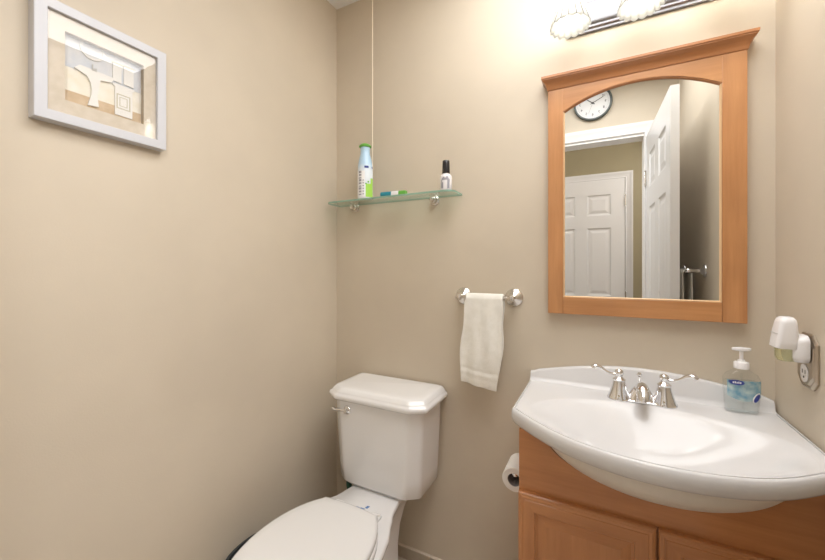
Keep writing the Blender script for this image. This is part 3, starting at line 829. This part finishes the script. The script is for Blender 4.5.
# ---------------------------------------------------------------- sink top
SINKZ = 0.832
def front_y(x):
    u = (x-CX)/0.325
    u = max(-1, min(1, u))
    return -0.322-0.166*(1-abs(u)**2.15)
def sink():
    t = thing('sink_top', 'white bow front china sink top with integral basin on the maple cabinet', 'sink', (CX, -0.2, 0.783))
    xa, xb, yb = -0.2095, 0.4185, -0.004
    nx, ny = 120, 110
    def ztop(x, y):
        # basin
        u = (x-CX)/0.288; v = (y+0.288)/(0.188 if y < -0.288 else 0.172)
        r = math.sqrt(u*u+v*v)
        z = SINKZ
        if r < 1.0:
            z -= 0.104*(1-r*r)**1.40
        # slight dish of the deck, raised edge
        fy = front_y(x)
        de = min(y-fy, x-xa, xb-x)
        z += 0.0012*math.exp(-(de/0.02)**2)
        return z
    bm = bmesh.new(); G = []
    for i in range(nx+1):
        s = i/nx; s = 0.5-0.5*math.cos(PI*s)*(1.0) if False else s
        x = xa+(xb-xa)*s; fy = front_y(x)+0.012; col = []
        for j in range(ny+1):
            y = fy+(yb-fy)*j/ny
            col.append(bm.verts.new((x, y, ztop(x, y))))
        G.append(col)
    for i in range(nx):
        for j in range(ny): bm.faces.new((G[i][j], G[i+1][j], G[i+1][j+1], G[i][j+1]))
    # rolled edge all round
    border = [G[i][0] for i in range(nx+1)] + [G[nx][j] for j in range(1, ny+1)] + [G[i][ny] for i in range(nx-1, -1, -1)] + [G[0][j] for j in range(ny-1, 0, -1)]
    B = [v.co.copy() for v in border]; m = len(B); nrm = []
    for i in range(m):
        d = B[(i+1) % m]-B[i-1]; nn = Vector((d.y, -d.x, 0))
        nrm.append(nn.normalized() if nn.length > 1e-9 else Vector((0, 0, 0)))
    prev = border
    for off, dz in ((0.0004, -0.0035), (0.0040, -0.0035), (0.0048, 0.0008), (0.0075, 0.0006), (0.0105, -0.0028), (0.0128, -0.011), (0.0132, -0.022), (0.0100, -0.033), (0.003, -0.042), (-0.008, -0.048), (-0.016, -0.0485)):
        cur = []
        for i in range(m):
            p = B[i]+nrm[i]*off
            cur.append(bm.verts.new((min(p.x, 0.4285), min(p.y, -0.0008), max(0.7835, p.z+dz))))
        for i in range(m):
            k = (i+1) % m; bm.faces.new((prev[i], prev[k], cur[k], cur[i]))
        prev = cur
    obj('counter', bm, M['china_sink'], t, angle=70)
    # arched backsplash along the wall
    bm = bmesh.new(); n = 48; xs0, xs1 = -0.2190, 0.4240
    def top(x):
        u = (x-CX)/0.325
        return 0.866+0.044*math.cos(max(-1, min(1, u*1.02))*PI/2)**1.0
    rows = []
    for k in range(n+1):
        x = xs0+(xs1-xs0)*k/n; z = top(x)
        e = min(1, min(k, n-k)/2.0); zz = z-0.006*(1-e)
        rows.append([(x, -0.0008, SINKZ-0.004), (x, -0.0008, zz), (x, -0.010, zz), (x, -0.0145, zz-0.0025), (x, -0.017, zz-0.007), (x, -0.0185, SINKZ+0.014), (x, -0.022, SINKZ+0.006), (x, -0.030, SINKZ+0.0015), (x, -0.036, SINKZ-0.004)])
    add_loft(bm, rows)
    obj('backsplash', bm, M['china_sink'], t, angle=60)
    # underside of the basin bulging out of the cabinet
    bm = bmesh.new(); rings = []
    for k in range(0, 19):
        ph = PI/2*k/18; r = math.cos(ph); z = 0.7855-0.110*math.sin(ph)
        rings.append([(CX+0.003+0.262*r*math.cos(2*PI*i/64), -0.255+(0.196 if math.sin(2*PI*i/64) < 0 else 0.19)*r*math.sin(2*PI*i/64), z) for i in range(64)])
    add_loft(bm, rings[:-1]+[[(a*0.02+(CX+0.003)*0.98, b*0.02-0.255*0.98, rings[-1][0][2]) for a, b, c_ in rings[0]]], False, True)
    obj('basin_underside', bm, M['bowl_under'], t, angle=60)
    dz = 0.832-0.1035
    bm = lathe([(0.022, 0.001), (0.022, 0.003), (0.017, 0.004), (0.014, 0.0015), (0.002, 0.0015)], (CX, -0.288, dz), 'z', 28)
    obj('drain', bm, M['chrome'], t)
sink()

def faucet():
    yc, z = -0.088, SINKZ+0.0004
    t = thing('faucet', 'chrome two handle faucet on back of the white sink', 'faucet', (0.108, yc, z))
    obj('base_plate', prism([(x, y) for x, y in rrect(0.044, 0.172, yc-0.024, yc+0.024, 0.022, 8)], z, z+0.006, 'xy'), M['chrome'], t, 0.002)
    bell = [(0.0325, 0.0), (0.0325, 0.005), (0.0300, 0.009), (0.0260, 0.018), (0.0220, 0.030), (0.0185, 0.044), (0.0165, 0.054), (0.0175, 0.0555), (0.0175, 0.0585), (0.0135, 0.061), (0.0090, 0.066), (0.0110, 0.071), (0.0125, 0.077), (0.0105, 0.084), (0.0050, 0.088), (0.001, 0.089)]
    for sx, side in ((0.0515, -1), (0.1645, 1)):
        b = obj('handle_base', lathe(bell, (sx, yc, z), 'z', 36), M['chrome'], t)
        pts = smooth_path([(sx, yc, z+0.076), (sx+side*0.018, yc-0.004, z+0.073), (sx+side*0.035, yc-0.008, z+0.079), (sx+side*0.052, yc-0.012, z+0.091), (sx+side*0.066, yc-0.016, z+0.093), (sx+side*0.073, yc-0.018, z+0.087)], 6)
        nr = len(pts); rad = [0.0050+0.0045*max(0, math.sin(min(1, max(0, (i/(nr-1)-0.45)/0.55))*PI*0.8)) for i in range(nr)]
        obj('lever', tube(pts, rad, 12, 0.75), M['chrome'], t)
    # spout
    bm = bmesh.new()
    add_loft(bm, [[(0.108+p[0]*w, yc+0.002+p[1]*d, z+h) for p in ellipse(0, 0, 1, 1, 28)] for h, w, d in ((0.004, 0.040, 0.027), (0.009, 0.038, 0.026), (0.022, 0.030, 0.022), (0.034, 0.0240, 0.0190), (0.042, 0.0165, 0.015), (0.046, 0.009, 0.009))])
    sp = obj('spout_base', bm, M['chrome'], t)
    pts = smooth_path([(0.108, yc+0.004, z+0.026), (0.108, yc-0.010, z+0.040), (0.108, yc-0.032, z+0.048), (0.108, yc-0.055, z+0.044), (0.108, yc-0.070, z+0.030), (0.108, yc-0.073, z+0.022)], 8)
    n = len(pts)
    obj('spout', tube(pts, [0.0175-0.0015*i/(n-1) for i in range(n)], 20), M['chrome'], t)
    bm = bmesh.new(); add_lathe(bm, [(0.0025, 0.03), (0.0025, 0.066), (0.006, 0.070), (0.0065, 0.075), (0.004, 0.080), (0.001, 0.081)], (0.105, yc+0.017, z), 'z', 16)
    obj('lift_rod', bm, M['chrome'], t)
faucet()

def soap():
    x, y, z = 0.3445, -0.053, SINKZ+0.0012
    t = thing('soap_dispenser', 'clear pump soap bottle with blue label on sink corner', 'soap dispenser', (x, y, z))
    ang = math.radians(8)
    def O(w, d, h, n=44, p=2.8, dx=0):
        out = []; h *= 1.15
        for i in range(n):
            a = 2*PI*i/n; c_, s_ = math.cos(a), math.sin(a)
            px = w*abs(c_)**(2/p)*(1 if c_ > 0 else -1); py = d*abs(s_)**(2/p)*(1 if s_ > 0 else -1)
            out.append((x+px*math.cos(ang)-py*math.sin(ang), y+px*math.sin(ang)+py*math.cos(ang), z+h))
        return out
    secs = [(0.0345, 0.017, 0), (0.0365, 0.0190, 0.003), (0.0375, 0.0198, 0.02), (0.0395, 0.0205, 0.045), (0.0410, 0.0208, 0.066), (0.0400, 0.0198, 0.080), (0.0340, 0.0175, 0.090), (0.0220, 0.0150, 0.097), (0.0150, 0.0140, 0.101), (0.0135, 0.0135, 0.104)]
    bm = bmesh.new(); add_loft(bm, [O(w, d, h) for w, d, h in secs]); bottle = obj('bottle', bm, M['clear'], t, angle=60)
    bm = bmesh.new(); add_loft(bm, [O(w-0.002, d-0.002, h) for w, d, h in [(0.0345, 0.017, 0.002)]+secs[1:5]+[(0.0403, 0.0200, 0.074)]]); obj('liquid_soap', bm, M['liquid'], t, angle=60)
    def front(px, h, off):
        h *= 1.15   # a point on the front skin of the bottle
        w = 0.0405; d = 0.0208
        yy = -d*(max(0, 1-abs(px/w)**2.8))**(1/2.8)-off
        return (x+px*math.cos(ang)-yy*math.sin(ang), y+px*math.sin(ang)+yy*math.cos(ang), z+h)
    def skin(name, poly_rows, off, m):
        bm = bmesh.new(); R = [[bm.verts.new(front(px, h, off)) for px, h in r] for r in poly_rows]
        for a, b in zip(R[:-1], R[1:]):
            for i in range(len(a)-1): bm.faces.new((a[i], a[i+1], b[i+1], b[i]))
        return obj(name, bm, m, t)
    def rows(x0, x1, h0, h1, curve=0.0, n=14):
        return [[(x0+(x1-x0)*k/n, h0-curve*math.sin(PI*k/n)+(h1-h0+curve*math.sin(PI*k/n))*r/6) for k in range(n+1)] for r in range(7)]
    skin('label', rows(-0.037, 0.037, 0.040, 0.078, 0.010), 0.0006, M['label_clear'])
    def oval(cx, ch, rx, rh, tilt=0):
        return [[(cx+rx*r*math.cos(2*PI*k/24)*math.cos(tilt)-rh*r*math.sin(2*PI*k/24)*math.sin(tilt), ch+rx*r*math.cos(2*PI*k/24)*math.sin(tilt)+rh*r*math.sin(2*PI*k/24)*math.cos(tilt)) for k in range(25)] for r in (0.02, 0.5, 1.0)]
    skin('logo_oval', oval(-0.0185, 0.073, 0.0165, 0.0060, -0.05), 0.0011, M['navy'])
    for k in range(5):
        skin('logo_stroke', rows(-0.0270+k*0.0038, -0.0247+k*0.0038, 0.0708, 0.0748+0.001*(k % 2), 0, 2), 0.0014, M['white_print'])
    skin('emblem_edge', oval(0.0250, 0.0400, 0.0135, 0.0072, 0.95), 0.0009, M['white_print'])
    skin('emblem', oval(0.0260, 0.0390, 0.0115, 0.0052, 0.95), 0.0012, M['navy'])
    bm = bmesh.new()
    add_lathe(bm, [(0.0165, 0.1035), (0.0165, 0.119), (0.0150, 0.121), (0.0085, 0.1225), (0.0075, 0.127), (0.0050, 0.1275)], (x, y, z), 'z', 30)
    for v in bm.verts: v.co.z += 0.0155
    col = obj('pump_collar', bm, M['white_plastic'], t)
    obj('pump_stem', lathe([(0.0045, 0.1275), (0.0045, 0.152)], (x, y, z+0.0155), 'z', 16), M['white_plastic'], t)
    bm = bmesh.new()
    add_loft(bm, [[(x+px*math.cos(0.2), y+px*math.sin(0.2)+v*0.9, z+0.171+h) for v, h in rrect(-w, w, -0.004*s, 0.0045*s, 0.0025*s, 3)] for px, w, s in ((-0.0215, 0.0035, 0.7), (-0.019, 0.005, 0.9), (-0.008, 0.009, 1.1), (0.0, 0.0105, 1.25), (0.008, 0.009, 1.1), (0.018, 0.0065, 0.9), (0.0215, 0.004, 0.7))])
    obj('pump_head', bm, M['white_plastic'], t)
    obj('dip_tube', tube([(x, y, z+0.104), (x+0.001, y, z+0.05), (x+0.004, y, z+0.006)], 0.0025, 8), M['clear'], t)
soap()

# ---------------------------------------------------------------- outlet plate and plug-in freshener on the right wall
def outlet():
    yc, z0, z1 = -0.185, 0.950, 1.076; hw = 0.044
    t = thing('outlet_plate', 'nickel chamfered outlet plate on right wall above the sink', 'outlet', (XR, yc, (z0+z1)/2))
    def oc(g, d, c=0.020):
        return [(XR-d, y, z) for y, z in ((yc-hw+g, z0+g+c), (yc-hw+g+c, z0+g), (yc+hw-g-c, z0+g), (yc+hw-g, z0+g+c), (yc+hw-g, z1-g-c), (yc+hw-g-c, z1-g), (yc-hw+g+c, z1-g), (yc-hw+g, z1-g-c))]
    bm = bmesh.new(); add_loft(bm, [oc(0, 0.0005), oc(0, 0.004), oc(0.004, 0.007), oc(0.006, 0.007), oc(0.008, 0.0055), oc(0.011, 0.0085), oc(0.013, 0.009)])
    obj('plate', bm, M['steel_plate'], t, smooth=False)
    for zz in (0.984, 1.040):
        r = obj('receptacle', prism([(y, z) for y, z in rrect(yc-0.0165, yc+0.0165, zz-0.0205, zz+0.0205, 0.0155, 8)], XR-0.0085, XR-0.0105, 'yz'), M['white_plastic'], t)
        bm = bmesh.new()
        for dy in (-0.0065, 0.0065): add_box(bm, XR-0.0110, XR-0.0104, yc+dy-0.001, yc+dy+0.001, zz-0.001, zz+0.008)
        add_lathe(bm, [(0.0025, -0.0110), (0.0025, -0.0104)], (XR, yc, zz-0.009), 'x', 12)
        obj('slot', bm, M['slot'], r)
    obj('screw', lathe([(0.003, -0.0088), (0.003, -0.0100), (0.001, -0.0106)], (XR, yc, 1.012), 'x', 12), M['nickel'], t)
outlet()

def freshener():
    yc = -0.190
    t = thing('plug_in_air_freshener', 'white plug in air freshener with yellow green oil on the outlet plate', 'air freshener', (XR-0.04, yc, 1.045))
    # foot plugged in the upper receptacle
    bm = bmesh.new()
    pr_ = [(XR-0.0112, 0.027), (XR-0.018, 0.029), (XR-0.028, 0.0255), (XR-0.040, 0.018)]
    add_loft(bm, [[(px, yc+a, b) for a, b in rrect(-w, w, 1.010, 1.076-(XR-px)*0.20, 0.016, 6)] for px, w in pr_])
    obj('plug_body', bm, M['white_plastic'], t, angle=50)
    bm = bmesh.new(); add_box(bm, XR-0.0112, XR-0.0106, yc-0.006, yc-0.0045, 1.041, 1.047); add_box(bm, XR-0.0112, XR-0.0106, yc+0.0045, yc+0.006, 1.041, 1.047)
    obj('prongs', bm, M['nickel'], t)
    # head: tall shell, wider at the foot, sloped front
    bm = bmesh.new(); rings = []
    for z, xa, xb, w in ((1.040, 0.367, 0.404, 0.0225), (1.042, 0.364, 0.405, 0.024), (1.055, 0.3655, 0.405, 0.0245), (1.080, 0.369, 0.4045, 0.024), (1.100, 0.3725, 0.4035, 0.0225), (1.108, 0.375, 0.402, 0.0205), (1.113, 0.380, 0.398, 0.015)):
        rings.append([(px, py, z) for px, py in rrect(xa, xb, yc-w, yc+w, min(0.009, (xb-xa)*0.4), 5)])
    add_loft(bm, rings); hd = obj('housing', bm, M['white_plastic'], t, angle=50)
    obj('seam', box(0.3665, 0.3690, yc-0.018, yc+0.018, 1.0735, 1.0745), M['art_grey'], hd)
    # oil bottle below
    bm = bmesh.new(); rings = []
    for z, rx, ry in ((1.010, 0.013, 0.014), (1.011, 0.016, 0.017), (1.020, 0.0195, 0.020), (1.0415, 0.0195, 0.020)):
        rings.append([(px, py, z) for px, py in ellipse(0.388, yc, rx, ry, 28)])
    add_loft(bm, rings); obj('oil_bottle', bm, M['oil'], t, angle=50)
freshener()

# ---------------------------------------------------------------- toilet paper on the cabinet's side
def tp():
    x, z, ya, yb, R = -0.2375, 0.580, -0.205, -0.103, 0.0375
    t = thing('toilet_paper_holder', 'chrome single arm paper holder on left side of the cabinet', 'toilet paper holder', (-0.199, -0.09, z))
    bm = bmesh.new(); add_lathe(bm, [(0.020, -0.0005), (0.020, -0.004), (0.013, -0.009), (0.007, -0.012), (0.0065, x+0.1995)], (-0.1995, -0.085, z), 'x', 24)
    obj('mount', bm, M['chrome'], t)
    bm = bmesh.new(); add_lathe(bm, [(0.0065, 0), (0.0065, -0.105), (0.0085, -0.108), (0.0085, -0.112), (0.003, -0.115)], (x, -0.085, z), 'y', 18)
    obj('arm', bm, M['chrome'], t)
    z2 = z-0.0135
    r = thing('toilet_paper_roll', 'partly used white toilet paper roll on the cabinet side holder', 'toilet paper roll', (x, (ya+yb)/2, z2))
    bm = bmesh.new(); add_lathe(bm, [(0.0205, ya), (R-0.002, ya), (R, ya+0.002), (R, yb-0.002), (R-0.002, yb), (0.0205, yb), (0.0205, ya)], (x, 0, z2), 'y', 44, False, False)
    paper = obj('paper', bm, M['paper'], r)
    bm = bmesh.new(); add_lathe(bm, [(0.0203, ya+0.001), (0.0203, yb-0.001), (0.0195, yb-0.001), (0.0195, ya+0.001), (0.0203, ya+0.001)], (x, 0, z2), 'y', 36, False, False)
    obj('core', bm, M['core'], r)
    # loose end
    bm = bmesh.new(); rows = []
    for k in range(9):
        s = k/8; zz = z2-0.012-0.045*s; xx = x+R-0.0022-0.006*s+0.002*math.sin(s*4) if k else x+math.sqrt(R*R-0.012**2)-0.0003
        rows.append([(xx, ya+0.002, zz), (xx, yb-0.002, zz)])
    add_loft(bm, [[*p, (p[1][0]-0.0006, p[1][1], p[1][2]), (p[0][0]-0.0006, p[0][1], p[0][2])] for p in rows])
    obj('loose_end', bm, M['paper'], r)
tp()

# ---------------------------------------------------------------- mirror
def mirror():
    x0, x1, z0, z1 = -0.159, 0.364, 1.072, 1.846
    ix0, ix1, iz0, izs, iza = -0.111, 0.309, 1.128, 1.755, 1.813
    yf, yg = -0.030, -0.022
    t = thing('wall_mirror', 'large maple framed mirror with arched top and crown moulding above sink', 'mirror', ((x0+x1)/2, 0, z0))
    def arch(xa, xb, zs_, za, n=36):
        c = (xa+xb)/2; h = (xb-xa)/2; s = za-zs_; R = (h*h+s*s)/(2*s); zc = za-R
        a = math.asin(h/R)
        return [(c+R*math.sin(a-2*a*k/n), zc+R*math.cos(a-2*a*k/n)) for k in range(n+1)]
    # stiles, bottom rail and arched head
    obj('side_stile', box(x0, ix0, yf, -0.0005, z0, z1), M['frame_z'], t, 0.0012)
    obj('side_stile', box(ix1, x1, yf, -0.0005, z0, z1), M['frame_z'], t, 0.0012)
    obj('bottom_rail', box(ix0+0.0002, ix1-0.0002, yf, -0.0005, z0, iz0), M['frame_x'], t, 0.0012)
    A = arch(ix0, ix1, izs, iza)
    bm = bmesh.new(); n = len(A)-1
    F = [[bm.verts.new((x, y, z)) for x, z in A] for y in (yf, -0.0005)]
    Tp = [[bm.verts.new((x, y, z1)) for x, z in A] for y in (yf, -0.0005)]
    for k in range(n):
        bm.faces.new((F[0][k], F[0][k+1], Tp[0][k+1], Tp[0][k])); bm.faces.new((F[1][k], F[1][k+1], Tp[1][k+1], Tp[1][k]))
        bm.faces.new((F[0][k], F[0][k+1], F[1][k+1], F[1][k])); bm.faces.new((Tp[0][k], Tp[0][k+1], Tp[1][k+1], Tp[1][k]))
    for k in (0, n): bm.faces.new((F[0][k], Tp[0][k], Tp[1][k], F[1][k]))
    obj('arched_head', bm, M['frame_x'], t, angle=30)
    # inner bead
    path = [(ix0, iz0), (ix1, iz0)] + A
    def ins(pts, g):
        P = [Vector(p) for p in pts]; m = len(P); out = []
        for i in range(m):
            d0 = (P[i]-P[i-1]).normalized(); d1 = (P[(i+1) % m]-P[i]).normalized()
            n0 = Vector((-d0.y, d0.x)); n1 = Vector((-d1.y, d1.x)); b = n0+n1
            b = b/max(0.3, b.dot(n0)); out.append(tuple(P[i]+b*g))
        return out
    if Vector(path[1])-Vector(path[2]) == Vector((0, 0)): pass
    path = [(ix0, iz0), (ix1, iz0)] + A      # A runs from the right spring to the left spring
    rings = [[(x, y, z) for x, z in ins(path, g)] for g, y in ((0.0003, yf+0.003), (0.0012, yf+0.0012), (0.003, yf+0.0015), (0.0048, yf+0.005), (0.0052, yg-0.0002))]
    bm = bmesh.new(); add_loft(bm, rings, False, False)
    for f in bm.faces:
        f.material_index = 1 if max(v.co.z for v in f.verts) > izs-0.001 and min(v.co.z for v in f.verts) > iz0+0.02 else 0
    obj('bead', bm, [M['bead'], M['wood_x']], t, angle=50)
    # silvered glass
    bm = bmesh.new(); add_prism(bm, ins(path, 0.0004), yg, yg+0.004, 'xz')
    obj('mirror_glass', bm, M['mirror'], t, smooth=False)
    # crown: mitred cove with returns
    rings = []
    for off, z in ((0.0, 1.834), (0.003, 1.836), (0.004, 1.841), (0.006, 1.848), (0.012, 1.857), (0.020, 1.863), (0.0225, 1.865), (0.0225, 1.868), (0.0255, 1.869), (0.0255, 1.8765)):
        rings.append([(x0-off*0.75, -0.0005, z), (x0-off*0.75, yf-off, z), (x1+off*0.75, yf-off, z), (x1+off*0.75, -0.0005, z)])
    bm = bmesh.new(); 
    rings = [[(p[0], min(p[1], -0.0005), p[2]) for p in r] for r in rings]
    add_loft(bm, rings); obj('crown', bm, M['wood_x'], t, angle=25)
mirror()

# ---------------------------------------------------------------- vanity light
def vanity_light():
    xc = 0.103
    t = thing('vanity_light', 'chrome vanity light bar with glowing fluted shades above the mirror', 'vanity light', (xc, 0, 2.07))
    rings = []
    for d, g in ((0.0005, 0), (0.008, 0), (0.010, 0.002), (0.010, 0.008), (0.017, 0.012), (0.017, 0.018), (0.022, 0.022), (0.024, 0.026)):
        rings.append([(x, -d, z) for x, z in rrect(xc-0.205+g, xc+0.205-g, 2.013+g, 2.127-g, 0.003)])
    bm = bmesh.new(); add_loft(bm, rings); obj('back_plate', bm, M['plate_grey'], t, angle=20)
    for x in (-0.083, 0.103, 0.289):
        y = -0.125; up = 0.018
        bm = bmesh.new(); add_tube(bm, smooth_path([(x, -0.023, 2.085), (x, -0.06, 2.10), (x, -0.10, 2.142), (x, y, 2.138), (x, y, 2.126)], 8), 0.007, 12)
        add_lathe(bm, [(0.014, -0.0235), (0.012, -0.030), (0.006, -0.032)], (x, 0, 2.085), 'y', 18)
        arm = obj('arm', bm, M['chrome'], t)
        obj('socket_cup', lathe([(0.008, 2.116), (0.022, 2.110), (0.030, 2.095), (0.031, 2.086), (0.026, 2.085)], (x, y, up), 'z', 28), M['chrome'], arm)
        NF = 16
        prof = [(0.029, 2.086), (0.0315, 2.076), (0.0345, 2.06), (0.0375, 2.04), (0.041, 2.02), (0.045, 2.003), (0.050, 1.988), (0.0555, 1.975), (0.060, 1.963)]
        rings = []; seg = NF*6
        for r, z in prof:
            k = (2.086-z)/0.123; ring = []
            for i in range(seg):
                a = 2*PI*i/seg; fl = abs(math.sin(NF*a/2))
                rr = r*(1-0.05*k*(1-fl)); dz = -0.006*fl*max(0, k-0.8)/0.2
                ring.append((x+rr*math.cos(a), y+rr*math.sin(a), z+dz+up))
            rings.append(ring)
        bm = bmesh.new(); add_loft(bm, rings, False, False)
        sh = obj('shade', bm, M['shade'], t, angle=60)
        so = sh.modifiers.new('thick', 'SOLIDIFY'); so.thickness = 0.0022; so.offset = -1
        bm = bmesh.new()
        for i in range(NF):
            a = 2*PI*i/NF
            pts = [(x+(r*(1-0.05*(2.086-z)/0.123)+0.0004)*math.cos(a), y+(r*(1-0.05*(2.086-z)/0.123)+0.0004)*math.sin(a), z+up) for r, z in prof[3:9]]
            add_tube(bm, pts, 0.0015, 6)
        obj('shade_ribs', bm, M['shade_rib'], sh)
        bm = bmesh.new(); add_lathe(bm, [(0.004, 2.084), (0.012, 2.080), (0.014, 2.070), (0.020, 2.055), (0.0245, 2.038), (0.0245, 2.022), (0.018, 2.008), (0.004, 2.001)], (x, y, up), 'z', 24)
        obj('bulb', bm, M['bulb'], t)
vanity_light()

# ---------------------------------------------------------------- clock on the front wall
def clock():
    x, z, y = -0.044, 2.335, YF
    t = thing('wall_clock', 'round white clock with dark rim above the door, seen in mirror', 'clock', (x, y, z))
    R = 0.118
    obj('rim', lathe([(R*0.95, 0.0005), (R, 0.004), (R, 0.022), (R-0.004, 0.028), (R-0.010, 0.028), (R-0.0135, 0.022), (R-0.0135, 0.012)], (x, y, z), 'y', 64, True, False), M['clock_rim'], t)
    f = obj('face', lathe([(R-0.0137, 0.006), (R-0.0137, 0.012)], (x, y, z), 'y', 64), M['clock_face'], t)
    # the clock faces +y: seen from the room its right is -x
    def face_bm(bm, cx, cz, d):
        # text in xy plane -> local right = -x, up = z
        for v in bm.verts:
            v.co = Vector((x-(v.co.x+cx), y+d+v.co.z, z+v.co.y+cz))
        return bm
    for h in range(1, 13):
        a = math.radians(90-30*h); r = 0.077
        obj('numeral', face_bm(text_bm(str(h), 0.023), r*math.cos(a), r*math.sin(a), 0.0126), M['clock_ink'], f)
    bm = bmesh.new()
    for k in range(60):
        a = 2*PI*k/60; w = 0.0007 if k % 5 else 0.0013
        c_, s_ = math.cos(a), math.sin(a)
        q = [(r*c_-e*s_, r*s_+e*c_) for r, e in ((0.0905, -w), (0.0945, -w), (0.0945, w), (0.0905, w))]
        add_prism(bm, [(x-u, z+v) for u, v in q], y+0.0122, y+0.0126, 'xz')
    obj('minute_marks', bm, M['clock_grey'], f)
    def hand(name, ang, L, w, d, m, tail=0.015):
        a = math.radians(90-ang); c_, s_ = math.cos(a), math.sin(a)
        q = [(r*c_-e*s_, r*s_+e*c_) for r, e in ((-tail, -w), (L*0.9, -w*0.8), (L, 0), (L*0.9, w*0.8), (-tail, w))]
        obj(name, prism([(x-u, z+v) for u, v in q], y+d, y+d+0.0008, 'xz'), m, t)
    hand('hour_hand', 52, 0.044, 0.0028, 0.0140, M['clock_ink'])
    hand('minute_hand', 296, 0.073, 0.0020, 0.0152, M['clock_ink'])
    hand('second_hand', 160, 0.075, 0.0007, 0.0164, M['clock_grey'])
    obj('hub', lathe([(0.005, 0.0121), (0.005, 0.0175), (0.003, 0.0185)], (x, y, z), 'y', 16), M['clock_ink'], t)
clock()
